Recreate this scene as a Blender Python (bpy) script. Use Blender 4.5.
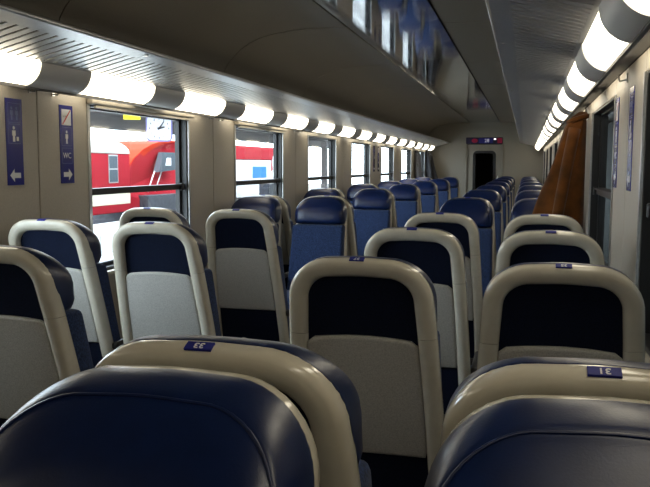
import bpy, bmesh, math, random
from mathutils import Vector, Matrix

random.seed(7)
for o in list(bpy.data.objects):
    bpy.data.objects.remove(o)
scene = bpy.context.scene
C = scene.collection
PI = math.pi

# ------------------------------------------------------------------ camera
CX, CZ = 0.946, 1.38
YAW, PITCH, ROLL, FPX = 0.2487, 0.0992, 0.0027, 785.6
cam_d = bpy.data.cameras.new('camera')
cam = bpy.data.objects.new('camera', cam_d)
C.objects.link(cam)
fw = Vector((-math.sin(YAW) * math.cos(PITCH), math.cos(YAW) * math.cos(PITCH), -math.sin(PITCH)))
rt = Vector((math.cos(YAW), math.sin(YAW), 0))
up = rt.cross(fw)
r2 = rt * math.cos(ROLL) + up * math.sin(ROLL)
u2 = up * math.cos(ROLL) - rt * math.sin(ROLL)
M = Matrix((r2, u2, -fw)).transposed().to_4x4()
M.translation = Vector((CX, 0, CZ))
cam.matrix_world = M
cam_d.sensor_width = 36
cam_d.lens = FPX * 36 / 650
cam_d.clip_start = 0.02
cam_d.clip_end = 400
scene.camera = cam

# ------------------------------------------------------------------ sky and exposure
world = bpy.data.worlds.new('overcast_sky')
scene.world = world
world.use_nodes = True
bg = world.node_tree.nodes['Background']
bg.inputs['Color'].default_value = (0.76, 0.88, 1.0, 1)
bg.inputs['Strength'].default_value = 9.0
vs = scene.view_settings
vs.view_transform = 'Standard'
vs.look = 'None'
vs.gamma = 1.0
vs.use_curve_mapping = False
vs.exposure = 0.12
LAMP_STRENGTH = 6.0


# ------------------------------------------------------------------ materials
def mat(name, col, rough=0.5, metal=0.0, spec=0.5, noise=0.0, nscale=40.0, bump=0.0, bscale=200.0, sheen=0.0, coat=0.0, detail=3.0):
    m = bpy.data.materials.new(name)
    m.use_nodes = True
    nt = m.node_tree
    b = nt.nodes['Principled BSDF']
    b.inputs['Base Color'].default_value = (*col, 1)
    b.inputs['Roughness'].default_value = rough
    b.inputs['Metallic'].default_value = metal
    b.inputs['Specular IOR Level'].default_value = spec
    if sheen:
        b.inputs['Sheen Weight'].default_value = sheen
    if coat:
        b.inputs['Coat Weight'].default_value = coat
        b.inputs['Coat Roughness'].default_value = 0.15
    tc = nt.nodes.new('ShaderNodeTexCoord')
    if noise:
        n = nt.nodes.new('ShaderNodeTexNoise')
        n.inputs['Scale'].default_value = nscale
        n.inputs['Detail'].default_value = detail
        nt.links.new(tc.outputs['Object'], n.inputs['Vector'])
        r = nt.nodes.new('ShaderNodeValToRGB')
        r.color_ramp.elements[0].position = 0.3
        r.color_ramp.elements[1].position = 0.7
        r.color_ramp.elements[0].color = (*[c * (1 - noise) for c in col], 1)
        r.color_ramp.elements[1].color = (*[min(1, c * (1 + noise)) for c in col], 1)
        nt.links.new(n.outputs['Fac'], r.inputs['Fac'])
        nt.links.new(r.outputs['Color'], b.inputs['Base Color'])
    if bump:
        n2 = nt.nodes.new('ShaderNodeTexNoise')
        n2.inputs['Scale'].default_value = bscale
        n2.inputs['Detail'].default_value = 2
        nt.links.new(tc.outputs['Object'], n2.inputs['Vector'])
        bp = nt.nodes.new('ShaderNodeBump')
        bp.inputs['Strength'].default_value = bump
        bp.inputs['Distance'].default_value = 0.002
        nt.links.new(n2.outputs['Fac'], bp.inputs['Height'])
        nt.links.new(bp.outputs['Normal'], b.inputs['Normal'])
    return m


def emit(name, col, strength):
    m = bpy.data.materials.new(name)
    m.use_nodes = True
    b = m.node_tree.nodes['Principled BSDF']
    b.inputs['Base Color'].default_value = (*col, 1)
    b.inputs['Emission Color'].default_value = (*col, 1)
    b.inputs['Emission Strength'].default_value = strength
    return m


def glass(name, tint, refl=0.5):
    m = bpy.data.materials.new(name)
    m.use_nodes = True
    nt = m.node_tree
    nt.nodes.remove(nt.nodes['Principled BSDF'])
    out = nt.nodes['Material Output']
    t = nt.nodes.new('ShaderNodeBsdfTransparent')
    t.inputs['Color'].default_value = (*tint, 1)
    g = nt.nodes.new('ShaderNodeBsdfGlossy')
    g.inputs['Roughness'].default_value = 0.02
    fr = nt.nodes.new('ShaderNodeFresnel')
    fr.inputs['IOR'].default_value = 1.45
    mx = nt.nodes.new('ShaderNodeMixShader')
    geo = nt.nodes.new('ShaderNodeNewGeometry')
    sub = nt.nodes.new('ShaderNodeMath')
    sub.operation = 'SUBTRACT'
    sub.use_clamp = True
    nt.links.new(fr.outputs['Fac'], sub.inputs[0])
    nt.links.new(geo.outputs['Backfacing'], sub.inputs[1])
    nt.links.new(sub.outputs['Value'], mx.inputs['Fac'])
    nt.links.new(t.outputs['BSDF'], mx.inputs[1])
    nt.links.new(g.outputs['BSDF'], mx.inputs[2])
    nt.links.new(mx.outputs['Shader'], out.inputs['Surface'])
    return m


CREAM = mat('cream_plastic', (0.60, 0.56, 0.46), 0.14, spec=0.6, noise=0.05, nscale=25, bump=0.01, bscale=300)
POCKET = mat('grey_pocket_plastic', (0.45, 0.44, 0.41), 0.55, noise=0.18, nscale=260, bump=0.15, bscale=400)
VINYL = mat('blue_vinyl', (0.003, 0.012, 0.062), 0.33, spec=0.5, noise=0.1, nscale=30, bump=0.08, bscale=350)
FABRIC = mat('blue_speckled_fabric', (0.022, 0.040, 0.105), 0.95, spec=0.2, noise=0.6, nscale=170, bump=0.3, bscale=500, sheen=0.1)
NAVY = mat('navy_back_fabric', (0.006, 0.010, 0.027), 0.95, spec=0.15, noise=0.3, nscale=300)
DARK = mat('dark_plastic', (0.02, 0.02, 0.022), 0.5)
STEEL = mat('brushed_steel', (0.55, 0.55, 0.54), 0.3, metal=0.9, noise=0.08, nscale=60)
PLATE = mat('number_plate_blue', (0.02, 0.025, 0.22), 0.5, spec=0.25)
WHITE = mat('white_print', (0.72, 0.72, 0.74), 0.5)
REDP = mat('red_print', (0.5, 0.03, 0.03), 0.5)
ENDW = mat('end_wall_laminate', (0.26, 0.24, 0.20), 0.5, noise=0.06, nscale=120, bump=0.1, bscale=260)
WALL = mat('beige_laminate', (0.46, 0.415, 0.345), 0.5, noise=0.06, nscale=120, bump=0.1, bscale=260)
BASEM = mat('dark_joint', (0.03, 0.028, 0.025), 0.8)
COVE = mat('cove_lacquer', (0.155, 0.135, 0.105), 0.5, noise=0.05, nscale=90, bump=0.05)
GLOSS = mat('mirror_ceiling', (0.42, 0.43, 0.46), 0.035, metal=0.9, noise=0.03, nscale=15)
RACKM = mat('rack_aluminium', (0.52, 0.52, 0.52), 0.33, metal=0.8, noise=0.05, nscale=50)
BANDM = mat('lamp_band_grey', (0.62, 0.60, 0.57), 0.4)
RAILM = mat('rail_dark_grey', (0.10, 0.095, 0.09), 0.5)
LAMP = emit('lamp_diffuser', (1.0, 0.90, 0.70), LAMP_STRENGTH)
RUBBER = mat('black_rubber', (0.008, 0.008, 0.009), 0.45)
PANE = glass('window_glass', (0.93, 0.95, 0.94))
FLOORM = mat('speckled_floor', (0.06, 0.06, 0.065), 0.5, noise=0.3, nscale=150)
POSTER = mat('poster_blue', (0.010, 0.013, 0.19), 0.25, spec=0.3)
SIGNBLUE = mat('poster_mid_blue', (0.05, 0.08, 0.30), 0.3)


def pane_pattern(m):
    return m


# fine lengthwise ribs on the mirror ceiling
def add_rib_bump(m, scale, strength, axis):
    nt = m.node_tree
    b = nt.nodes['Principled BSDF']
    tc = nt.nodes.new('ShaderNodeTexCoord')
    w = nt.nodes.new('ShaderNodeTexWave')
    w.bands_direction = axis
    w.inputs['Scale'].default_value = scale
    nt.links.new(tc.outputs['Object'], w.inputs['Vector'])
    bp = nt.nodes.new('ShaderNodeBump')
    bp.inputs['Strength'].default_value = strength
    bp.inputs['Distance'].default_value = 0.001
    nt.links.new(w.outputs['Fac'], bp.inputs['Height'])
    nt.links.new(bp.outputs['Normal'], b.inputs['Normal'])


add_rib_bump(GLOSS, 14.0, 0.05, 'Y')


# ------------------------------------------------------------------ helpers
def tag(o, label=None, cat=None, group=None, kind=None):
    if label:
        o['label'] = label
    if cat:
        o['category'] = cat
    if group:
        o['group'] = group
    if kind:
        o['kind'] = kind
    return o


def link(o, parent=None):
    C.objects.link(o)
    if parent is not None:
        o.parent = parent
    return o


def empty(name, loc=(0, 0, 0), parent=None, rz=0):
    o = bpy.data.objects.new(name, None)
    o.empty_display_size = 0.1
    o.location = loc
    o.rotation_euler = (0, 0, rz)
    return link(o, parent)


def mesh(name, verts, faces, m, parent=None, smooth=False, mats=None, fm=None):
    me = bpy.data.meshes.new(name)
    me.from_pydata([tuple(v) for v in verts], [], faces)
    me.materials.append(m)
    for extra in (mats or []):
        me.materials.append(extra)
    if fm:
        for p, i in zip(me.polygons, fm):
            p.material_index = i
    bm = bmesh.new()
    bm.from_mesh(me)
    bmesh.ops.recalc_face_normals(bm, faces=bm.faces)
    bm.to_mesh(me)
    bm.free()
    if smooth:
        for p in me.polygons:
            p.use_smooth = True
    o = bpy.data.objects.new(name, me)
    return link(o, parent)


class MB:
    def __init__(s):
        s.v = []
        s.f = []

    def add(s, verts, faces):
        k = len(s.v)
        s.v += [tuple(v) for v in verts]
        s.f += [tuple(i + k for i in f) for f in faces]
        return s

    def box(s, x0, x1, y0, y1, z0, z1):
        if x0 > x1:
            x0, x1 = x1, x0
        v = [(x, y, z) for z in (z0, z1) for y in (y0, y1) for x in (x0, x1)]
        return s.add(v, [(0, 2, 3, 1), (4, 5, 7, 6), (0, 1, 5, 4), (2, 6, 7, 3), (0, 4, 6, 2), (1, 3, 7, 5)])

    def build(s, name, m, parent=None, smooth=False):
        return mesh(name, s.v, s.f, m, parent, smooth)


def bevbox(name, x0, x1, y0, y1, z0, z1, m, parent=None, bev=0.01, seg=2, fn=None, sub=0):
    bm = bmesh.new()
    bmesh.ops.create_cube(bm, size=1)
    for v in bm.verts:
        v.co = Vector(((x0 + x1) / 2 + v.co.x * (x1 - x0), (y0 + y1) / 2 + v.co.y * (y1 - y0), (z0 + z1) / 2 + v.co.z * (z1 - z0)))
    if bev:
        bmesh.ops.bevel(bm, geom=list(bm.edges), offset=bev, segments=seg, profile=0.5, affect='EDGES')
    if sub:
        bmesh.ops.subdivide_edges(bm, edges=list(bm.edges), cuts=sub, use_grid_fill=True)
    if fn:
        for v in bm.verts:
            v.co = Vector(fn(*v.co))
    bmesh.ops.recalc_face_normals(bm, faces=bm.faces)
    me = bpy.data.meshes.new(name)
    bm.to_mesh(me)
    bm.free()
    me.materials.append(m)
    if bev and seg > 1:
        for p in me.polygons:
            p.use_smooth = True
        try:
            me.set_sharp_from_angle(angle=math.radians(40))
        except Exception:
            pass
    return link(bpy.data.objects.new(name, me), parent)


def rings(secs, close_ring=True, cap0=True, cap1=True):
    n = len(secs[0])
    v = [p for s in secs for p in s]
    f = []
    for i in range(len(secs) - 1):
        for j in range(n if close_ring else n - 1):
            k = (j + 1) % n
            f.append((i * n + j, i * n + k, (i + 1) * n + k, (i + 1) * n + j))
    if cap0:
        f.append(tuple(range(n)))
    if cap1:
        f.append(tuple((len(secs) - 1) * n + j for j in range(n)))
    return v, f


def tube(name, pts, rad, m, parent=None, seg=6, closed=False):
    pts = [Vector(p) for p in pts]
    secs = []
    n = len(pts)
    prev = None
    for i, p in enumerate(pts):
        if closed:
            d = pts[(i + 1) % n] - pts[i - 1]
        else:
            d = pts[min(i + 1, n - 1)] - pts[max(i - 1, 0)]
        d.normalize()
        a = prev if prev is not None else (Vector((0, 0, 1)) if abs(d.z) < 0.9 else Vector((1, 0, 0)))
        s1 = d.cross(a).normalized()
        s2 = s1.cross(d).normalized()
        prev = s2
        secs.append([p + s1 * rad * math.cos(t * 2 * PI / seg) + s2 * rad * math.sin(t * 2 * PI / seg) for t in range(seg)])
    if closed:
        secs.append(secs[0])
    v, f = rings(secs, True, not closed, not closed)
    return mesh(name, v, f, m, parent, True)


def text_mesh(name, body, size, m, parent, matrix, extrude=0.0004, bold=False):
    cu = bpy.data.curves.new(name, 'FONT')
    cu.body = body
    cu.size = size
    cu.align_x = 'CENTER'
    cu.align_y = 'CENTER'
    cu.extrude = extrude
    if bold:
        cu.offset = size * 0.02
    cu.resolution_u = 3
    to = bpy.data.objects.new(name, cu)
    C.objects.link(to)
    bpy.context.view_layer.update()
    dg = bpy.context.evaluated_depsgraph_get()
    me = bpy.data.meshes.new_from_object(to.evaluated_get(dg))
    bpy.data.objects.remove(to)
    me.transform(matrix)
    me.materials.clear()
    me.materials.append(m)
    return link(bpy.data.objects.new(name, me), parent)


def copy_tree(o, parent=None):
    c = o.copy()
    C.objects.link(c)
    c.parent = parent
    for ch in o.children:
        copy_tree(ch, c)
    return c


ORD = ['first', 'second', 'third', 'fourth', 'fifth', 'sixth', 'seventh', 'eighth', 'ninth', 'tenth', 'eleventh', 'twelfth', 'thirteenth',
       'fourteenth', 'fifteenth', 'sixteenth', 'seventeenth', 'eighteenth', 'nineteenth', 'twentieth']

# ------------------------------------------------------------------ coach shell
Y0, Y1 = -1.7, 18.9
HW = 1.335
WIN = [3.82 + 2.2 * k for k in range(-1, 7)]
WL = 1.28
WZ0, WZ1 = 0.78, 1.70

fl = MB().box(-HW - .08, HW + .08, Y0, Y1 + .1, -0.06, 0).build('floor', FLOORM)
tag(fl, 'dark speckled coach floor between the seats', None, None, 'structure')


def side_wall(s, name):
    b = MB()
    xa, xb = s * (HW + .012), s * (HW + .09)
    b.box(xa, xb, Y0, Y1 + .1, 0, WZ0)
    b.box(xa, xb, Y0, Y1 + .1, WZ1, 2.0)
    edges = [Y0] + [e for w in WIN for e in (w, w + WL)] + [Y1 + .1]
    for i in range(0, len(edges), 2):
        b.box(xa, xb, edges[i], edges[i + 1], WZ0, WZ1)
    w = b.build(name, BASEM)
    tag(w, 'beige laminate window wall of the coach', None, None, 'structure')
    xa, xb = s * HW, s * (HW + .012)
    # pier panels: two per pier with a dark joint between them
    for i in range(0, len(edges), 2):
        e0, e1 = edges[i] + .004, min(edges[i + 1], Y1) - .004
        mid = (e0 + e1) / 2
        for a, c in ((e0, mid - .004), (mid + .004, e1)):
            bevbox('panel', min(xa, xb), max(xa, xb), a, c, WZ0, 1.775, WALL, w, 0.003, 1)
    for i, wy in enumerate(WIN):
        bevbox('panel', min(xa, xb), max(xa, xb), wy - .45, wy + WL + .44, 0.1, WZ0 - .006, WALL, w, 0.003, 1)
        bevbox('panel', min(xa, xb), max(xa, xb), wy + .001, wy + WL - .001, WZ1, 1.775, WALL, w, 0.003, 1)
    return w


wall_l = side_wall(-1, 'wall_left')
wall_r = side_wall(1, 'wall_right')


def window(idx, s, wy):
    w = empty('window_%d' % idx, (s * HW, wy + WL / 2, WZ0))
    side = 'left' if s < 0 else 'right'
    tag(w, 'black framed coach window with transom in the %s wall' % side, None, None, 'structure')
    h = WZ1 - WZ0
    a = WL / 2

    def bx(x0, x1):
        return (x0 * s, x1 * s)
    # ring frame (black rubber reveal)
    f = MB()
    x0, x1 = 0.004, 0.085
    t = 0.022
    f.box(x0 * s, x1 * s, -a, -a + t, 0, h)
    f.box(x0 * s, x1 * s, a - t, a, 0, h)
    f.box(x0 * s, x1 * s, -a + t, a - t, 0, t)
    f.box(x0 * s, x1 * s, -a + t, a - t, h - .008, h)
    f.build('window_frame', RUBBER, w)
    # inner sash frame
    f = MB()
    t2 = 0.05
    f.box(.045 * s, .075 * s, -a + t, -a + t2, t, h - .008)
    f.box(.045 * s, .075 * s, a - t2, a - t, t, h - .008)
    f.box(.045 * s, .075 * s, -a + t2, a - t2, t, .045)
    f.box(.045 * s, .075 * s, -a + t2, a - t2, h - .018, h - .008)
    f.build('sash', RUBBER, w)
    zt = 1.235 - WZ0
    tr = MB().box(.03 * s, .078 * s, -a + t2, a - t2, zt - .024, zt + .014)
    tr.box(.018 * s, .03 * s, -a + t2, a - t2, zt + .004, zt + .014)
    tro = tr.build('transom', RUBBER, w)
    g = MB().box(.062 * s, .064 * s, -a + t2, a - t2, zt + .014, h - .018).build('pane', PANE, w)
    g2 = MB().box(.064 * s, .066 * s, -a + t2, a - t2, .045, zt - .024).build('pane', PANE, w)
    # steel jamb strips on the room side, small latch, sill
    MB().box(-.006 * s, .010 * s, a - .004, a + .022, 0, h).build('jamb_strip', STEEL, w)
    MB().box(-.006 * s, .010 * s, -a - .022, -a + .004, 0, h).build('jamb_strip', STEEL, w)
    bevbox('window_sill', *sorted((-.03 * s, .06 * s)), -a, a, -.02, .004, CREAM, w, .004, 2)
    bevbox('latch', *sorted((.012 * s, .034 * s)), a - .075, a - .045, zt - .03, zt + .02, DARK, w, .004, 1)
    return w


n = 1
for s in (-1, 1):
    for wy in WIN:
        window(n, s, wy)
        n += 1

# end walls
e = MB().box(-HW - .09, -.42, Y1, Y1 + .08, 0, 2.5)
e.box(.42, HW + .09, Y1, Y1 + .08, 0, 2.5)
e.box(-.42, .42, Y1, Y1 + .08, 1.90, 2.5)
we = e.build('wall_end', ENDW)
tag(we, 'beige end wall of the coach around the door', None, None, 'structure')
wb = MB().box(-HW - .09, HW + .09, Y0 - .08, Y0, 0, 2.5).build('wall_back', WALL)
tag(wb, 'beige end wall behind the camera', None, None, 'structure')

# end door with rounded dark window
door = empty('door_1', (0, Y1 + .03, 0))
tag(door, 'beige end door with a rounded dark window', None, None, 'structure')


def rrect(x0, x1, z0, z1, r, n=5):
    out = []
    for cx, cz, a0 in ((x1 - r, z1 - r, 0), (x0 + r, z1 - r, 90), (x0 + r, z0 + r, 180), (x1 - r, z0 + r, 270)):
        for k in range(n + 1):
            a = math.radians(a0 + 90 * k / n)
            out.append((cx + r * math.cos(a), cz + r * math.sin(a)))
    return out


def ring_plate(name, outer, inner, y0, y1, m, parent):
    n = len(outer)
    secs = [[(x, y0, z) for x, z in outer], [(x, y0, z) for x, z in inner], [(x, y1, z) for x, z in inner], [(x, y1, z) for x, z in outer]]
    secs.append(secs[0])
    v, f = rings(secs, True, False, False)
    return mesh(name, v, f, m, parent)


# door leaf with a hole
inn = rrect(-.235, .235, .75, 1.70, .08)
out = []
N = len(inn)
for i, (x, z) in enumerate(inn):
    q = i // 6
    out.append(((.40, 1.875), (-.40, 1.875), (-.40, .02), (.40, .02))[q])
leaf = [(x, 0, z) for x, z in out] + [(x, 0, z) for x, z in inn]
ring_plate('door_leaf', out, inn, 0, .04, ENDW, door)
ring_plate('door_window_seal', rrect(-.265, .265, .72, 1.73, .10), rrect(-.205, .205, .78, 1.67, .06), -.012, .0, RUBBER, door)
mesh('pane', [(x, .02, z) for x, z in inn], [tuple(range(N))], PANE, door)
bevbox('door_handle', .30, .325, -.05, -.02, .95, 1.15, STEEL, door, .005, 2)
for sx in (-1, 1):
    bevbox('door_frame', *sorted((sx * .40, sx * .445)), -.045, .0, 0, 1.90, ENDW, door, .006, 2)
# gangway beyond the door
gw = MB().box(-.6, .6, Y1 + 1.6, Y1 + 1.66, 0, 2.3)
gw.box(-.66, -.6, Y1 + .081, Y1 + 1.66, 0, 2.3)
gw.box(.6, .66, Y1 + .081, Y1 + 1.66, 0, 2.3)
gw.box(-.66, .66, Y1 + .081, Y1 + 1.66, 2.3, 2.36)
gw.box(-.66, .66, Y1 + .101, Y1 + 1.66, -.06, 0)
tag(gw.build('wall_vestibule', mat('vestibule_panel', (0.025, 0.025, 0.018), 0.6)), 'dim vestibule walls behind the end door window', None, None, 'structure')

# display sign above the door
sign = empty('display_sign', (-.01, Y1 - .03, 1.892))
tag(sign, 'dark blue and red lit display strip above the end door', 'sign')
bevbox('housing', -.42, .42, 0, .03, 0, .145, mat('sign_housing', (0.012, 0.01, 0.05), 0.3), sign, .006, 1)
SR = emit('sign_red', (0.25, 0.005, 0.04), 0.12)
SB = emit('sign_blue', (0.012, 0.012, 0.14), 0.12)
SW = emit('sign_white', (0.6, 0.58, 0.7), 0.35)
MB().box(-.12, .20, -.003, .0, .012, .133).build('blue_field', SB, sign)
MB().box(.30, .41, -.003, .0, .012, .133).build('red_field', SR, sign)
dot = [(-.22 + .07 * math.cos(a * PI / 8), -.004, .072 + .05 * math.sin(a * PI / 8)) for a in range(16)]
mesh('red_symbol', dot + [(x, 0, z) for x, _, z in dot], [tuple(range(16)), tuple(range(16, 32))] + [(i, (i + 1) % 16, 16 + (i + 1) % 16, 16 + i) for i in range(16)], SR, sign)
RX = Matrix.Rotation(PI / 2, 4, 'X')
text_mesh('lettering', '28', .11, SW, sign, Matrix.Translation((.06, -.004, .07)) @ RX)
MB().box(.22, .27, -.006, -.003, .095, .12).build('indicator', emit('sign_lamp', (1, .9, .9), 2.0), sign)

# ------------------------------------------------------------------ ceiling
ceil = MB().box(-HW - .09, HW + .09, Y0, Y1 + .1, 2.44, 2.5).build('ceiling', BASEM)
tag(ceil, 'arched coach ceiling with a mirror strip along the middle', None, None, 'structure')
seams = [Y0] + [3.52 + 2.2 * k for k in range(-2, 8)] + [Y1]
seams = [q for q in seams if Y0 <= q <= Y1]
prof = [(.352, 2.402), (.352, 2.386), (.50, 2.385), (.66, 2.382), (.80, 2.372), (.92, 2.354), (1.02, 2.328), (1.10, 2.295), (1.17, 2.25), (1.225, 2.20), (1.27, 2.15), (1.30, 2.10), (1.318, 2.04), (1.326, 1.96), (1.328, 1.88)]
for a, b in zip(seams[:-1], seams[1:]):
    for s in (-1, 1):
        v, f = rings([[(s * w, y, z) for w, z in prof] + [(s * (w + .012), y, z + .012) for w, z in reversed(prof)] for y in (a + .005, b - .005)])
        o = mesh('cove_panel', v, f, COVE, ceil, True)
        o.data.set_sharp_from_angle(angle=math.radians(35))
    o = MB().box(-.338, .338, a + .002, b - .002, 2.385, 2.40).build('mirror_panel', GLOSS, ceil)
    tag(o, 'mirror-like dark ceiling panel')

# luggage racks: slotted aluminium underside with a rounded front lip
PITCHS = 0.064


def rack(s):
    r = empty('luggage_rack', (s * .97, (Y0 + Y1) / 2, 1.88))
    tag(r, 'long slotted aluminium luggage rack above the %s windows' % ('left' if s < 0 else 'right'), 'luggage rack', 'luggage racks along the coach')
    oy = (Y0 + Y1) / 2

    def P(w, y, z):
        return (s * (w - .97), y - oy, z - 1.88)

    def zz(w):
        return 1.913 + (w - .805) / .335 * (1.829 - 1.913)
    # lip
    secs = []
    for y in (Y0 + .01, Y1 - .005):
        secs.append([P(.810 + .006 * math.cos(a * PI / 6), y, 1.918 + .010 * math.sin(a * PI / 6)) for a in range(12)])
    v, f = rings(secs)
    tag(mesh('front_lip', v, f, RACKM, r, True), 'smooth rounded aluminium front edge')
    th = .004
    ya = Y0 + .01
    sec = 2.07
    edges = [q for q in seams]
    for a, b in zip(edges[:-1], edges[1:]):
        m = MB()

        def strip(w0, w1, y0, y1):
            q = [P(w0, y0, zz(w0)), P(w1, y0, zz(w1)), P(w1, y1, zz(w1)), P(w0, y1, zz(w0))]
            q2 = [(x, y, z + th) for x, y, z in q]
            m.add(q + q2, [(0, 1, 2, 3), (4, 5, 6, 7), (0, 1, 5, 4), (1, 2, 6, 5), (2, 3, 7, 6), (3, 0, 4, 7)])
        strip(.812, .885, a + .002, b - .002)
        strip(1.12, 1.145, a + .002, b - .002)
        y = a + .002
        while y < b - .01:
            y2 = min(y + PITCHS * .70, b - .002)
            strip(.885, 1.12, y, y2)
            y += PITCHS
        o = m.build('rack_panel', RACKM, r)
        o['kind'] = 'stuff'
    # brackets
    for y in edges[1:-1]:
        MB().box(*sorted((s * (.83 - .97), s * (1.14 - .97))), y - oy - .008, y - oy + .008, .02, .05).build('bracket', RACKM, r)
    return r


rack(-1)
rack(1)

# lamp strip along each window wall: lit diffuser segments with grey bands
LP = 1.105
LZ = 1.833
arc = [(1.243 - .103 * math.cos(t), LZ - .103 * math.sin(t)) for t in [math.radians(q) for q in range(0, 91, 9)]]


def arc_prism(s, y0, y1, m, name, parent, grow=0.0):
    cs = [(1.243 + (w - 1.243) * (1 + grow), LZ + (z - LZ) * (1 + grow)) for w, z in arc]
    back = [(1.243 + (w - 1.243) * .6, LZ + (z - LZ) * .6) for w, z in reversed(arc)]
    v, f = rings([[(s * w, y, z) for w, z in cs + back] for y in (y0, y1)])
    o = mesh(name, v, f, m, parent, True)
    o.data.set_sharp_from_angle(angle=math.radians(40))
    return o


centres = [3.87 + LP * k for k in range(-4, 14)]
for s in (-1, 1):
    sd = 'left' if s < 0 else 'right'
    for i, c in enumerate(centres):
        L = empty('strip_lamp', (0, c, 0))
        q = len(centres) - 1 - i
        tag(L, '%s lit lamp segment from the far end in the %s lamp strip' % (ORD[q], sd), 'lamp', 'lamp segments along the %s side' % sd)
        arc_prism(s, -.345, .345, LAMP, 'diffuser', L)
        arc_prism(s, .346, .759, BANDM, 'grey_band', L, .05)
    # rail between the lamp strip and the wall
    t = MB().box(s * 1.226, s * 1.334, Y0, Y1, 1.776, 1.80).box(s * 1.223, s * 1.236, Y0, Y1, 1.718, 1.776)
    tag(t.build('trim_1' if s < 0 else 'trim_2', RAILM), 'dark rail under the %s lamp strip' % sd, None, None, 'structure')
# back cover above the lamps closes the gap to the cove
for s in (-1, 1):
    tag(MB().box(s * 1.15, s * 1.334, Y0, Y1, 1.845, 1.858).build('trim_3' if s < 0 else 'trim_4', BANDM), 'cover above the lamp strip', None, None, 'structure')

# coat hooks under the rail
hk = None
for s in (-1, 1):
    for i, wy in enumerate(WIN[1:]):
        for j, dy in enumerate((-.33, -.52) if s < 0 else (-.40,)):
            y = wy + dy
            if s > 0 and i > 1:
                continue
            if s < 0 and i > 2:
                continue
            h = empty('coat_hook', (s * HW, y, 1.735))
            tag(h, 'small steel coat hook, %s one on the %s wall panel before the %s window' % (
                ('farther' if j == 0 else 'nearer') if s < 0 else 'only', 'left' if s < 0 else 'right', ORD[i]), 'hook', 'coat hooks along the walls')
            bevbox('base_plate', *sorted((-s * .006, 0)), -.012, .012, -.02, .02, STEEL, h, .002, 1)
            tube('prong', [(-s * .004, 0, -.008), (-s * .03, 0, -.014), (-s * .036, 0, .008)], .004, STEEL, h)

# roller blind housings over the two nearest left windows
for i, wy in enumerate(WIN[1:3]):
    b = empty('roller_blind', (-HW, wy + WL / 2, 1.69))
    tag(b, 'beige roller blind housing over the %s left window' % ('large nearest' if i == 0 else 'second'), 'blind', 'roller blinds')
    bevbox('housing', .002, .045, -WL / 2 - .03, WL / 2 + .03, 0.012, .075, WALL, b, .012, 3)
    bevbox('pull_bar', .012, .03, -WL / 2 + .03, WL / 2 - .03, -.006, .012, CREAM, b, .003, 1)
    for dy in (-.38, -.2):
        tube('clip', [(.045, dy, .06), (.056, dy, .05), (.052, dy, .035)], .005, STEEL, b)

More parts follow.
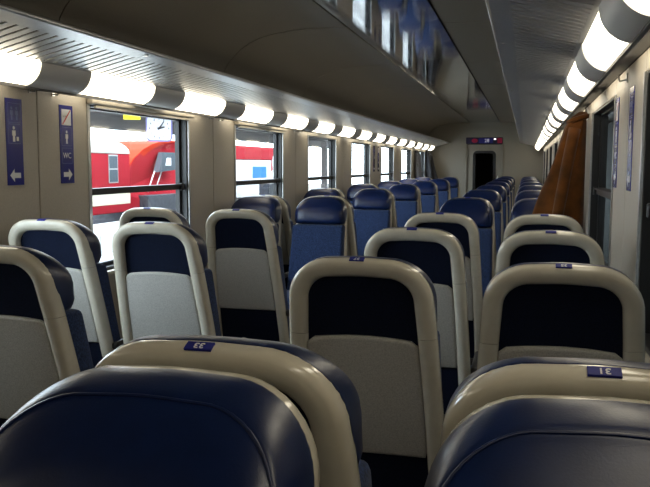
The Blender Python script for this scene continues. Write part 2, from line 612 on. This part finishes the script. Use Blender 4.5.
# ------------------------------------------------------------------ wall signs
def sign_strip(s, y, kind, label, group):
    """narrow blue pictogram sign, 115 mm x 395 mm"""
    p = empty('pictogram_sign', (s * HW, y, 1.285))
    tag(p, label, 'sign', group)
    hw, h = .06, .395
    u = -s     # +1: outward normal towards +x

    def X(d):
        return u * d

    def rect(name, a0, a1, z0, z1, m, d=.0035):
        return MB().box(*sorted((X(.003), X(d))), min(a0, a1), max(a0, a1), z0, z1).build(name, m, p)
    # reading direction: left wall is read with +y to the right
    k = 1 if s < 0 else -1
    bevbox('sign_plate', *sorted((X(0), X(.003))), -hw, hw, 0, h, POSTER, p, .0, 1)

    def poly(name, pts, m):
        v = [(X(.0036), k * a, z) for a, z in pts] + [(X(.0030), k * a, z) for a, z in pts]
        nn = len(pts)
        f = [tuple(range(nn)), tuple(range(nn, 2 * nn))] + [(i, (i + 1) % nn, nn + (i + 1) % nn, nn + i) for i in range(nn)]
        mesh(name, v, f, m, p)

    def frame(z0, z1):
        t = .0025
        b = MB()
        for a0, a1, c0, c1 in ((-.045, .045, z0, z0 + t), (-.045, .045, z1 - t, z1), (-.045, -.045 + t, z0, z1), (.045 - t, .045, z0, z1)):
            b.box(*sorted((X(.003), X(.0036))), a0, a1, c0, c1)
        b.build('border', SIGNBLUE, p)

    def arrow(d, zc):
        poly('arrow', [(d * .042, zc), (d * .010, zc + .030), (d * .010, zc + .012), (-d * .036, zc + .012), (-d * .036, zc - .012), (d * .010, zc - .012), (d * .010, zc - .030)], WHITE)

    def person(a, zc, sc=1.0, m=WHITE):
        poly('figure_head', [(a + .008 * sc * math.cos(t * PI / 5), zc + .026 * sc + .008 * sc * math.sin(t * PI / 5)) for t in range(10)], m)
        poly('figure_body', [(a - .012 * sc, zc + .015 * sc), (a + .012 * sc, zc + .015 * sc), (a + .012 * sc, zc - .008 * sc), (a + .007 * sc, zc - .008 * sc), (a + .008 * sc, zc - .034 * sc),
                             (a - .008 * sc, zc - .034 * sc), (a - .007 * sc, zc - .008 * sc), (a - .012 * sc, zc - .008 * sc)], m)
    if kind == 0:
        frame(.285, .375)
        person(-.018, .328, .9, SIGNBLUE)
        person(.018, .328, .9, SIGNBLUE)
        frame(.19, .28)
        person(-.005, .235, 1.05)
        poly('bag', [(.014, .222), (.03, .222), (.03, .203), (.014, .203)], WHITE)
        arrow(-1, .045)
    else:
        poly('white_field', [(-.042, .295), (.042, .295), (.042, .375), (-.042, .375)], WHITE)
        v = [(-.040, .298), (-.030, .298), (.042, .372), (.032, .372)]
        vv = [(X(.0042), k * a, z) for a, z in v]
        mesh('red_slash', vv + [(X(.0034), b, c) for _, b, c in vv], [(0, 1, 2, 3), (4, 5, 6, 7), (0, 1, 5, 4), (1, 2, 6, 5), (2, 3, 7, 6), (3, 0, 4, 7)], REDP, p)
        poly('cigarette', [(-.03, .335), (.0, .335), (.0, .342), (-.03, .342)], DARK)
        frame(.19, .285)
        person(.0, .235, 1.0)
        frame(.10, .18)
        mtx = Matrix(((0, 0, u, X(.0032)), (k, 0, 0, 0), (0, 1, 0, .14), (0, 0, 0, 1)))
        text_mesh('lettering', 'WC', .042, WHITE, p, mtx)
        arrow(1, .045)
    return p


G = 'blue pictogram signs on the wall panels'
sign_strip(-1, 3.175, 0, 'blue sign strip with left arrow at the left wall, nearest one', G)
sign_strip(-1, 3.60, 1, 'blue sign strip with red slash, WC and right arrow beside the nearest left window', G)
sign_strip(-1, 12.05, 0, 'dark narrow sign strip past the fourth left window', G)
sign_strip(-1, 12.42, 1, 'dark narrow sign strip before the fifth left window', G)
sign_strip(1, 3.24, 0, 'blue sign strip on right wall, the nearer of two', G)
sign_strip(1, 3.73, 1, 'blue sign strip on right wall, the farther of two beside the dark window', G)

# ------------------------------------------------------------------ seats
REC = 0.28
ZREF = 1.13


def shear(x, t, z):
    return (x, t + REC * (ZREF - max(z, .3)), z)


def outline(n_arc=10, z_bot=.34):
    """outer contour of the shell, from bottom right over the top to bottom left"""
    right = [(.224, z_bot), (.222, .45), (.217, .60), (.212, .72), (.2045, .85), (.1985, .95), (.193, 1.02)]
    cxx, czz, rx, rz = .075, 1.028, .117, .114
    arc = [(cxx + rx * math.cos(a), czz + rz * math.sin(a)) for a in [PI / 2 * k / n_arc for k in range(1, n_arc + 1)]]
    top = [(.050, 1.1432), (.025, 1.1444)]
    r = right + arc + top
    return r + [(0, 1.145)] + [(-x, z) for x, z in reversed(r)]


def inset(path, d):
    out = []
    for i, (x, z) in enumerate(path):
        a = path[max(i - 1, 0)]
        b = path[min(i + 1, len(path) - 1)]
        tx, tz = b[0] - a[0], b[1] - a[1]
        L = math.hypot(tx, tz)
        out.append((x - tz / L * d, z + tx / L * d))
    return out


FA, FB, FN = .0255, .034, 3.0      # frame section half width, half depth, squareness


def sweep(path, name, m, parent, t0=.034, a=FA, b=FB, seg=16):
    secs = []
    for i, (x, z) in enumerate(path):
        p = path[max(i - 1, 0)]
        q = path[min(i + 1, len(path) - 1)]
        tx, tz = q[0] - p[0], q[1] - p[1]
        L = math.hypot(tx, tz)
        nx, nz = tz / L, -tx / L
        ring = []
        for k in range(seg):
            th = 2 * PI * k / seg
            c, s_ = math.cos(th), math.sin(th)
            cc = math.copysign(abs(c) ** (2 / FN), c) * a
            ss = math.copysign(abs(s_) ** (2 / FN), s_) * b
            ring.append(shear(x + nx * cc, t0 + ss, z + nz * cc))
        secs.append(ring)
    v, f = rings(secs)
    o = mesh(name, v, f, m, parent, True)
    o.data.set_sharp_from_angle(angle=math.radians(50))
    return o


def interp_path(path, zcut):
    """split path at height zcut -> right part, arch, left part"""
    i = [k for k in range(len(path)) if path[k][1] >= zcut]
    a, b = i[0], i[-1]

    def cut(p, q):
        t = (zcut - p[1]) / (q[1] - p[1])
        return (p[0] + (q[0] - p[0]) * t, zcut)
    pr = cut(path[a - 1], path[a])
    pl = cut(path[b], path[b + 1])
    return path[:a] + [pr], [pr] + path[a:b + 1] + [pl], [pl] + path[b + 1:]


def plate_matrix():
    ph = math.radians(60)
    c, s_ = math.cos(ph), math.sin(ph)
    t = .034 - FB * c ** (2 / FN)
    z = 1.1195 + FA * s_ ** (2 / FN)
    nt = -c ** (2 - 2 / FN) / FB
    nz = s_ ** (2 - 2 / FN) / FA
    p = Vector(shear(0, t, z))
    # tangent down the slope (sheared)
    td, zd = -nz, nt
    tv = Vector((0, td - REC * zd, zd))
    if tv.z > 0:
        tv = -tv
    tv.normalize()
    xv = Vector((-1, 0, 0))
    nv = xv.cross(tv)
    m = Matrix((xv, tv, nv)).transposed().to_4x4()
    m.translation = p
    return m


PM = plate_matrix()


def make_seat():
    root = empty('train_seat')
    cl = inset(outline(), FA)
    pr, arch, pl = interp_path(cl, .932)
    g = .0012
    pr = pr[:-1] + [(pr[-1][0], .932 - g)]
    pl = [(pl[0][0], .932 - g)] + pl[1:]
    tag(sweep(arch, 'shell_arch', CREAM, root), 'glossy cream upper arch of the back shell')
    for q in (pr, pl):
        tag(sweep(q, 'shell_side', CREAM, root), 'cream side post of the back shell')
    # recessed navy back panel
    inner = inset(outline(), .046)
    secs = [[shear(x, t, z) for x, z in inner] for t in (.030, .050)]
    v, f = rings(secs)
    tag(mesh('back_panel', v, f, NAVY, root), 'recessed navy fabric back panel')
    # grey pocket panel with an arched top
    pts = []
    for k in range(-8, 9):
        q = k / 8
        x = .150 * q
        z = .930 - .012 * q * q - (.012 if abs(k) == 8 else 0)
        pts.append((x, z))
    pts += [(.160, .78), (.168, .60), (.163, .575), (-.163, .575), (-.168, .60), (-.160, .78)]
    secs = []
    for t, d in ((.028, 0), (.016, 0), (.0115, .004), (.010, .010)):
        secs.append([shear(x * (1 - d / .16), t, .75 + (z - .75) * (1 - d / .16)) for x, z in pts])
    v, f = rings(secs)
    o = mesh('pocket_panel', v, f, POCKET, root, True)
    o.data.set_sharp_from_angle(angle=math.radians(50))
    tag(o, 'speckled grey plastic pocket panel')
    # headrest: rounded vinyl pad
    full = [(x, z + .001 * max(0, (z - 1.0) / .141)) for x, z in inset(outline(12), .0) if z >= .99]
    zb = .940
    n0 = full[0]
    bottom = []
    full = [(.189, .950), (.194, .966)] + full + [(-.194, .966), (-.189, .950)]
    bottom = [(-.185, .942), (-.12, zb), (-.06, zb), (0, zb), (.06, zb), (.12, zb), (.185, .942)]
    ol = full + bottom

    def mod(z):
        if z > 1.03:
            q = (z - 1.03) / .117
            return 1 - .50 * q ** 1.6
        q = (1.03 - z) / .09
        return 1 - .20 * q * q

    def sec(t, d):
        out = []
        for x, z in ol:
            x2 = x * (1 - d / .2)
            z2 = 1.045 + (z - 1.045) * (1 - d / .105 * (1 if z > 1.045 else .35))
            out.append(shear(x2, .03 + (t - .03) * mod(z2), z2))
        return out
    prof_ = [(.033, .008), (.038, .001), (.046, 0), (.085, .0), (.105, .0015), (.125, .0045), (.140, .008), (.146, .0105), (.1485, .0135), (.1485, .0155), (.153, .019), (.160, .028), (.165, .042), (.168, .062), (.169, .09)]
    v, f = rings([sec(t, d) for t, d in prof_])
    hr = mesh('headrest', v, f, VINYL, root, True)
    tag(hr, 'glossy dark blue vinyl headrest pad')
    pip = sec(.1495, .0145)[:len(full)]
    tube('piping', pip, .0022, VINYL, hr, 5)
    # fabric backrest cushion below it

    def bfn(x, t, z):
        k = max(0, (abs(x) - .11) / .09)
        return shear(x * (1 + .1 * (0.94 - z)), t + (.018 * k if t > .09 else 0), z)
    bk = bevbox('backrest_cushion', -.194, .194, .052, .146, .40, .938, FABRIC, root, .022, 3, bfn, 1)
    tag(bk, 'speckled blue fabric backrest')
    bevbox('seat_cushion', -.215, .215, .24, .72, .36, .46, FABRIC, root, .03, 3)
    bevbox('seat_pan', -.20, .20, .22, .68, .31, .358, DARK, root, .01, 1)
    bevbox('pedestal', -.14, .14, .30, .58, .0, .309, DARK, root, .01, 1)
    for s in (-1, 1):
        bevbox('armrest', s * .232 - .016, s * .232 + .016, .19, .50, .54, .575, DARK, root, .012, 3)
    pb = bevbox('number_plate', -.019, .019, -.0085, .0085, -.002, .0012, PLATE, root, .0, 1)
    pb.data.transform(PM)
    return root


proto = make_seat()
COLX = {1: -1.068, 2: -.547, 3: .536, 4: 1.041}
COLN = {1: 'left window-side', 2: 'left aisle-side', 3: 'right aisle-side', 4: 'right window-side'}
first = [True]


def place(x, y, rz, label, group):
    if first[0]:
        o = proto
        first[0] = False
    else:
        o = copy_tree(proto)
    o.location = (x, y, 0)
    o.rotation_euler = (0, 0, rz)
    tag(o, label, 'seat', group)
    if rz:
        for ch in list(o.children):
            if ch.name.startswith('number_plate'):
                bpy.data.objects.remove(ch)
    return o


seat_at = {}
AW = 'seats with cream backs to the camera'
TW = 'seats facing the camera'
ROW0, RP = .935, 1.001
numbers = {(0, 3): '33', (0, 4): '31', (1, 3): '37', (1, 4): '35'}
away = {(0, 3): 'large cream-backed seat numbered 33 behind the nearest blue headrest at lower left',
        (0, 4): 'large cream-backed seat numbered 31 behind the blue headrest at lower right',
        (1, 3): 'cream-backed seat in the picture centre, right aisle-side column, second row from camera',
        (1, 4): 'cream-backed seat at the right edge, directly behind the seat numbered 31',
        (1, 2): 'cream-backed seat cut off by the left edge of the picture',
        (2, 1): 'cream-backed seat beside the left wall under the blue signs, lit by the window',
        (2, 2): 'cream-backed seat with daylit navy panel in front of the nearest left window',
        (2, 3): 'cream-backed seat, third row from camera in the right aisle-side column',
        (2, 4): 'cream-backed seat, third row from camera in the right window-side column',
        (3, 1): 'cream-backed seat at the nearest left window, only its top arch showing',
        (3, 2): 'cream-backed seat, last of its kind in the left aisle-side column, whole grey panel showing',
        (3, 3): 'cream-backed seat, fourth row from camera in the right aisle-side column',
        (3, 4): 'cream-backed seat just in front of the brown coat, right window-side column'}
for (k, c), lab in sorted(away.items()):
    dx, dy = {(1, 2): (-.02, 0), (2, 1): (-.01, .04)}.get((k, c), (0, 0))
    o = place(COLX[c] + dx, ROW0 + RP * k + dy, 0, lab, AW)
    seat_at[(k, c)] = o

BACK = .05
place(COLX[3], ROW0 - BACK, PI, 'nearest dark blue headrest of a seat facing the camera, lower left corner', TW).scale = (1, 1, .991)
place(COLX[4], ROW0 - BACK, PI, 'nearest dark blue headrest of a seat facing the camera, lower right corner', TW).scale = (1, 1, .991)
TR0, TRP = 5.86, 2.05
for j in range(7):
    y = TR0 + TRP * j
    for c in (1, 2, 3, 4):
        if c < 3 and j == 6:
            continue
        place(COLX[c], y, PI, 'blue-fronted seat facing the camera, %s such row beyond the cream backs, %s column' % (ORD[j], COLN[c]), TW)
        if j < 6:
            place(COLX[c], y + BACK, 0, 'seat standing back to back behind the %s blue-fronted row, %s column' % (ORD[j], COLN[c]), 'seats back to back behind the blue-fronted ones')


for (k, c), num in numbers.items():
    text_mesh('number', num, .0155, WHITE, seat_at[(k, c)], PM @ Matrix.Translation((.0, 0, .0014)), .0002, True)


# ------------------------------------------------------------------ coats
def coat(name, hook, z_bot, m, label, s, w_fn, d_fn, group, nz=26, na=44, seed=0, folds=5, lean=0.0):
    """draped garment hanging from a hook: w_fn(q) reach from the wall, d_fn(q) half depth along the wall, q 0 top .. 1 bottom"""
    rnd = random.Random(seed)
    ph = [rnd.uniform(0, 6.28) for _ in range(4)]
    root = empty(name, (hook[0], hook[1], z_bot))
    secs = []
    for i in range(nz + 1):
        q = i / nz
        z = (hook[2] - z_bot) * (1 - q)
        w, d = w_fn(q), d_fn(q)
        ring = []
        for k in range(na):
            a = 2 * PI * k / na
            fold = 1 + (.04 + .13 * q) * math.sin(folds * a + ph[0] + 2.2 * q + .8 * math.sin(6 * q + ph[3])) + .05 * math.sin((folds + 3) * a + ph[1] - 3 * q) + .03 * math.sin(9 * q + 2 * a + ph[2])
            cx = -s * (.012 + w / 2)
            x = cx + (w / 2) * math.cos(a) * (fold if math.cos(a) * -s > -.2 else 1)
            y = lean * q + d * math.sin(a) * fold
            if x * -s < .008:
                x = -s * .008
            ring.append((x, y, z + .012 * q * math.sin(3 * a + ph[2])))
        secs.append(ring)
    v, f = rings(secs)
    body = mesh('cloth_body', v, f, m, root, True)
    # collar / hood roll at the top
    hh = hook[2] - z_bot
    w0, d0 = w_fn(.06), d_fn(.06)
    pts = []
    for k in range(14):
        a = 2 * PI * k / 14
        pts.append((-s * (.012 + w0 / 2) + (w0 * .52) * math.cos(a), d0 * 1.05 * math.sin(a), hh * (1 - .05) - .02 * math.cos(a) * -s))
    tube('collar', pts, .018, m, root, 7, True)
    tube('hanger_loop', [(-s * .02, 0, hh - .01), (-s * .02, .0, hh + .03), (-s * .008, .0, hh + .035)], .004, DARK, root)
    # sleeve
    q0, q1 = .12, .75
    sl = []
    for k in range(9):
        q = q0 + (q1 - q0) * k / 8
        sl.append((-s * (.012 + w_fn(q) * .55), -d_fn(q) * .98 + lean * q, hh * (1 - q)))
    so = tube('sleeve', sl, .038, m, root, 9)
    tag(root, label, 'coat', group)
    return root


BROWN = mat('brown_coat_cloth', (0.09, 0.029, 0.004), 0.9, spec=0.15, noise=0.45, nscale=9, bump=0.3, bscale=120, sheen=0.15)
GREYC = mat('grey_coat_cloth', (0.22, 0.23, 0.27), 0.9, noise=0.2, nscale=20)
BLACKC = mat('black_coat_cloth', (0.012, 0.012, 0.015), 0.8, noise=0.2, nscale=20)


def lerp(pts, q):
    for (a, b), (c, d) in zip(pts[:-1], pts[1:]):
        if q <= c:
            return b + (d - b) * (q - a) / (c - a)
    return pts[-1][1]


coat('hanging_coat', (HW, 5.42, 1.73), .82, BROWN, 'brown orange coat hanging from the right wall beside the dark window', 1,
     lambda q: lerp([(0, .05), (.04, .10), (.12, .14), (.4, .22), (.72, .30), (1, .36)], q), lambda q: lerp([(0, .03), (.1, .07), (.4, .09), (1, .10)], q), None, seed=3)
coat('hanging_coat', (-HW, 16.72, 1.70), .85, GREYC, 'light grey coat hanging on the far left wall', -1,
     lambda q: lerp([(0, .05), (.1, .10), (1, .15)], q), lambda q: lerp([(0, .04), (.1, .16), (1, .2)], q), None, seed=5)
coat('hanging_coat', (-HW, 18.48, 1.72), .85, BLACKC, 'black coat hanging beyond the light grey coat, far left', -1,
     lambda q: lerp([(0, .06), (.1, .14), (1, .34)], q), lambda q: lerp([(0, .04), (.1, .12), (1, .2)], q), None, seed=8)

# ------------------------------------------------------------------ outside, left: platform and trains
PLAT = mat('platform_paving', (0.55, 0.54, 0.52), 0.8, noise=0.12, nscale=3)
TRACK = mat('track_ballast', (0.16, 0.14, 0.12), 0.95, noise=0.4, nscale=6)
TRED = mat('train_red', (0.36, 0.014, 0.024), 0.8, spec=0.12, noise=0.05, nscale=2)
TCREAM = mat('train_cream', (0.72, 0.66, 0.52), 0.8, spec=0.12)
TROOF = mat('train_roof_grey', (0.55, 0.52, 0.47), 0.6)
TDARK = mat('train_underframe', (0.045, 0.05, 0.065), 0.6, noise=0.3, nscale=4)
TGLASS = mat('train_window_dark', (0.10, 0.12, 0.14), 0.08, spec=0.8)
TWHITE = mat('train_white', (0.7, 0.7, 0.7), 0.4)
TBLUE = mat('train_blue', (0.05, 0.22, 0.55), 0.8, spec=0.12)
CANOPY = mat('canopy_grey', (0.16, 0.15, 0.15), 0.7, noise=0.1, nscale=1)
YEL = mat('sign_yellow', (0.85, 0.72, 0.02), 0.4)
CLOCKF = mat('clock_face', (0.75, 0.76, 0.85), 0.3)
CLOCKC = mat('clock_case', (0.20, 0.18, 0.45), 0.4)

tag(MB().box(-60, -1.6, -20, 120, -1.6, -1.5).build('ground_left', TRACK), 'ballast ground beside the coach', None, None, 'structure')
tag(MB().box(-12.6, -1.95, -20, 110, -1.499, -.55).build('platform', PLAT), 'pale paved station platform outside the left windows', None, None, 'structure')


def coach(name, label, x, y0, y1, nose=0.0, band=True):
    """vehicle body with near side at x, running along y"""
    root = empty(name, (x, y0, -1.5))
    tag(root, label, 'train')
    L = y1 - y0
    zb = 1.0     # local: rail at 0
    bevbox('lower_body', -2.8, 0, 0, L, .95, 1.28, TRED, root, .03, 1)
    bevbox('cream_band', -2.8, .0, 0, L, 1.285, 1.72, TCREAM, root, .01, 1)
    bevbox('upper_body', -2.8, 0, 0, L, 1.725, 3.32, TRED, root, .02, 1)
    sec = []
    for y in (0, L):
        sec.append([(-1.4 + 1.42 * math.cos(a * PI / 12), y, 3.325 + .62 * math.sin(a * PI / 12)) for a in range(13)])
    v, f = rings(sec)
    mesh('roof', v, f, TROOF, root, True)
    return root, L


rc, L = coach('red_coach', 'red coach with cream stripe and grey roof across the platform, nearest left window', -15, 6.0, 29.8)
for k in range(7):
    y = L - 1.75 - k * 3.0
    w = bevbox('coach_window', .0, .02, y, y + .75, 2.15, 3.28, STEEL, rc, .01, 1)
    bevbox('pane', .02, .026, y + .06, y + .69, 2.2, 2.68, TGLASS, w, .0, 1)
    bevbox('pane', .02, .026, y + .06, y + .69, 2.74, 3.22, TGLASS, w, .0, 1)
for k in range(2):
    bevbox('door', .0, .02, 1.0 + k * (L - 6.0), 1.9 + k * (L - 6.0), 1.75, 3.2, TRED, rc, .01, 1)
for y in (2.5, L - 5):
    bevbox('bogie', -2.3, -.35, y, y + 2.6, .05, .95, TDARK, rc, .05, 1)

# locomotive with a raked cab front
lo = empty('red_locomotive', (-15, 30.2, -1.5))
tag(lo, 'red locomotive with raked orange cab front seen through the nearest left window', 'train')
# (y, z, near x, far x): the nose narrows towards its tip
prof_l = [(0.1, 1.0, -.75, -2.05), (-.1, 1.75, -.8, -2.0), (.05, 2.15, -.72, -2.08), (.4, 2.65, -.62, -2.18), (.9, 3.15, -.5, -2.3), (1.45, 3.52, -.36, -2.44), (2.1, 3.8, -.18, -2.62), (3.0, 3.96, -.05, -2.75), (4.2, 4.0, 0, -2.8), (10.5, 4.0, 0, -2.8), (10.5, 1.0, 0, -2.8), (2.6, 1.0, 0, -2.8)]
v, f = rings([[(q[3], q[0], q[1]) for q in prof_l], [(q[2], q[0], q[1]) for q in prof_l]])
mesh('body', v, f, TRED, lo)
ORNG = mat('cab_orange', (0.50, 0.035, 0.012), 0.8, spec=0.12)
band = prof_l[1:9]
v, f = rings([[(q[3] - .02, q[0] - .03, q[1] + .02), (q[2] + .02, q[0] - .03, q[1] + .02), (q[2] + .03, q[0] + .55, q[1] - .05), (q[3] - .03, q[0] + .55, q[1] - .05)] for q in band])
mesh('cab_front_band', v, f, ORNG, lo)
for pts in ([(2.2, 2.55), (4.0, 2.65), (4.0, 3.45), (2.75, 3.45)],):
    v, f = rings([[(x, y, z) for y, z in pts] for x in (-.25, .02)])
    cw = mesh('cab_window', v, f, TGLASS, lo)
    v, f = rings([[(x, y, z) for y, z in [(2.9, 2.85), (3.5, 2.85), (3.5, 3.2), (3.05, 3.2)]] for x in (.0, .026)])
    mesh('sun_visor', v, f, TWHITE, cw)
bevbox('skirt', -2.75, .01, 1.2, 10.3, .15, 1.55, TDARK, lo, .03, 1)
for y, z in ((.55, 1.7), (1.25, 1.7)):
    tube('handrail', [(-.1, y + 1.5, z + .9), (-.15, y + .9, z)], .03, TWHITE, lo)
bevbox('headlamp_panel', -1.6, -.6, -.1, .6, 1.75, 2.1, STEEL, lo, .01, 1)

# white and red unit further along
wr = empty('white_red_railcar', (-15, 41.6, -1.5))
tag(wr, 'white railcar with red roof band and blue panel seen through the second left window', 'train')
bevbox('body', -2.8, 0, 0, 7.0, 1.0, 3.2, TWHITE, wr, .03, 1)
bevbox('red_roof_band', -2.85, .05, -.2, 7.2, 3.205, 4.0, TRED, wr, .03, 1)
bevbox('red_end', -2.82, .02, 7.02, 10.5, 1.0, 4.0, TRED, wr, .03, 1)
bevbox('blue_panel', 0, .02, 3.4, 6.0, 2.1, 2.8, TBLUE, wr, .0, 1)
bevbox('grey_window', 0, .02, 5.0, 6.0, 1.15, 1.9, TGLASS, wr, .0, 1)
v, f = rings([[(x, y, z) for y, z in [(6.6, 1.2), (7.8, 1.5), (7.6, 2.3), (8.3, 2.5), (7.9, 3.6), (7.0, 3.4), (7.3, 2.6), (6.7, 2.4)]] for x in (.0, .03)])
mesh('white_emblem', v, f, TWHITE, wr)
bevbox('underframe', -2.6, -.1, .2, 10.2, .2, .98, TDARK, wr, .03, 1)
# steel equipment cabinet on the platform seen under the second window's transom
cb = empty('platform_cabinet', (-11.4, 37.2, -.55))
tag(cb, 'dark grey cabinet on the platform seen low through the second left window', 'cabinet')
bevbox('body', -.5, 0, 0, 2.2, 0, 1.0, TDARK, cb, .02, 1)
bevbox('lid', -.52, .02, -.03, 2.23, 1.0, 1.06, STEEL, cb, .01, 1)

# canopy with columns, clock and yellow sign
can = empty('platform_canopy', (-7.5, 10, -.55))
tag(can, 'grey platform canopy roof outside the left windows', 'canopy')
bevbox('roof_slab', -4.4, 3.2, 5, 46, 3.62, 3.85, CANOPY, can, .02, 1)
bevbox('fascia', -4.5, -4.4, 5, 46, 3.05, 3.87, CANOPY, can, .02, 1)
for k in range(3, 9):
    bevbox('crossbeam', -4.4, 3.2, -10 + k * 6.6, -9.75 + k * 6.6, 3.40, 3.62, CANOPY, can, .02, 1)
for k in (5, 7):
    bevbox('column', -.12, .12, -10 + k * 6.6, -9.76 + k * 6.6, 0, 3.40, CANOPY, can, .02, 1)

ck = empty('station_clock', (-8.6, 19.7, 1.83))
tag(ck, 'square white station clock hanging under the canopy, nearest left window', 'clock')
oc = rrect(-.46, .46, 0, .92, .16)
ic = rrect(-.41, .41, .05, .87, .13)
rz = Matrix.Rotation(math.radians(32), 4, 'Z')
o1 = mesh('case', *rings([[(x, y, z) for x, z in oc] for y in (-.08, .12)]), CLOCKC, ck)
o2 = mesh('face', *rings([[(x, y, z) for x, z in ic] for y in (-.095, -.081)]), CLOCKF, ck)
hands = MB()
for ang, ln, wd in ((35, .30, .03), (75, .20, .04)):
    a = math.radians(ang)
    d = Vector((math.sin(a), 0, math.cos(a)))
    nrm = Vector((d.z, 0, -d.x))
    c0 = Vector((0, -.10, .46))
    q = [c0 - d * .06 + nrm * wd, c0 + d * ln + nrm * wd * .6, c0 + d * ln - nrm * wd * .6, c0 - d * .06 - nrm * wd]
    o = mesh('clock_hand', q + [p + Vector((0, .004, 0)) for p in q], [(0, 1, 2, 3), (4, 5, 6, 7), (0, 1, 5, 4), (1, 2, 6, 5), (2, 3, 7, 6), (3, 0, 4, 7)], DARK, ck)
for k in range(12):
    a = k * PI / 6
    x, z = .33 * math.sin(a), .46 + .33 * math.cos(a)
    MB().box(x - .015, x + .015, -.099, -.0951, z - .03, z + .03).build('hour_mark', DARK, ck)
tube('hanger', [(0, .02, .92), (0, .02, 1.32)], .03, CANOPY, ck)
ck.rotation_euler = (0, 0, math.radians(26))
ck.location = (-8.6, 19.5, 2.0)
ck.scale = (.76, .76, .76)

ys = empty('platform_sign', (-8.6, 18.0, 2.50))
tag(ys, 'small yellow sign under the canopy left of the station clock', 'sign')
bevbox('board', -.21, .21, -.03, .03, 0, .14, YEL, ys, .01, 1)
for x in (-.15, .15):
    tube('rod', [(x, 0, .14), (x, 0, .50)], .012, CANOPY, ys)
ys.rotation_euler = (0, 0, math.radians(35))

# bench on the platform
bn = empty('platform_bench', (-8.2, 14.6, -.55))
tag(bn, 'pale slatted bench on the platform, low in the nearest left window', 'bench')
for k in range(4):
    bevbox('slat', .13 * k, .13 * k + .10, 0, 2.2, .43, .46, TWHITE, bn, .005, 1)
for y in (.2, 1.0, 1.9):
    bevbox('leg', -.03, .5, y, y + .06, 0, .43, STEEL, bn, .005, 1)

# ------------------------------------------------------------------ outside, right: dark neighbouring train and an added sky-blocking cover
NB = mat('dark_train_side', (0.012, 0.015, 0.014), 0.9, spec=0.1, noise=0.2, nscale=1)
nb = empty('neighbour_train', (3.0, 0, -1.5))
tag(nb, 'dark train standing close outside the right windows', 'train')
bevbox('body', 0, 2.8, -15, 60, .3, 4.0, NB, nb, .05, 1)
for k in range(5):
    wv = bevbox('train_window', -.015, .0, 1 + 2.4 * k, 2.4 + 2.4 * k, 2.0, 3.1, RUBBER, nb, .0, 1)
    bevbox('pane', -.02, -.015, 1.06 + 2.4 * k, 2.34 + 2.4 * k, 2.06, 3.04, TGLASS, wv, .0, 1)
tag(MB().box(1.6, 60, -20, 80, -1.6, -1.5).build('ground_right', TRACK), 'dark ground right of the coach', None, None, 'structure')
blocker = MB().box(1.5, 12, -20, 80, 2.75, 2.95).box(11.9, 12, -20, 80, -1.5, 2.75).box(1.5, 12, 80, 80.2, -1.5, 2.95)  # added roof and walls that keep sky light off the right side
tag(blocker.build('sky_blocker', CANOPY), 'added dark cover blocking the sky above the neighbouring track', None, None, 'structure')
tag(MB().box(-HW - .1, HW + .1, Y0 - .1, Y1 + 1.7, 2.5, 2.6).build('roof_outer', BASEM), 'outer roof of the coach', None, None, 'structure')
tag(MB().box(-HW - .1, -HW - .085, Y0 - .1, Y1 + 1.7, 1.95, 2.5).box(HW + .085, HW + .1, Y0 - .1, Y1 + 1.7, 1.95, 2.5).build('roof_side', BASEM), 'outer roof flanks of the coach', None, None, 'structure')
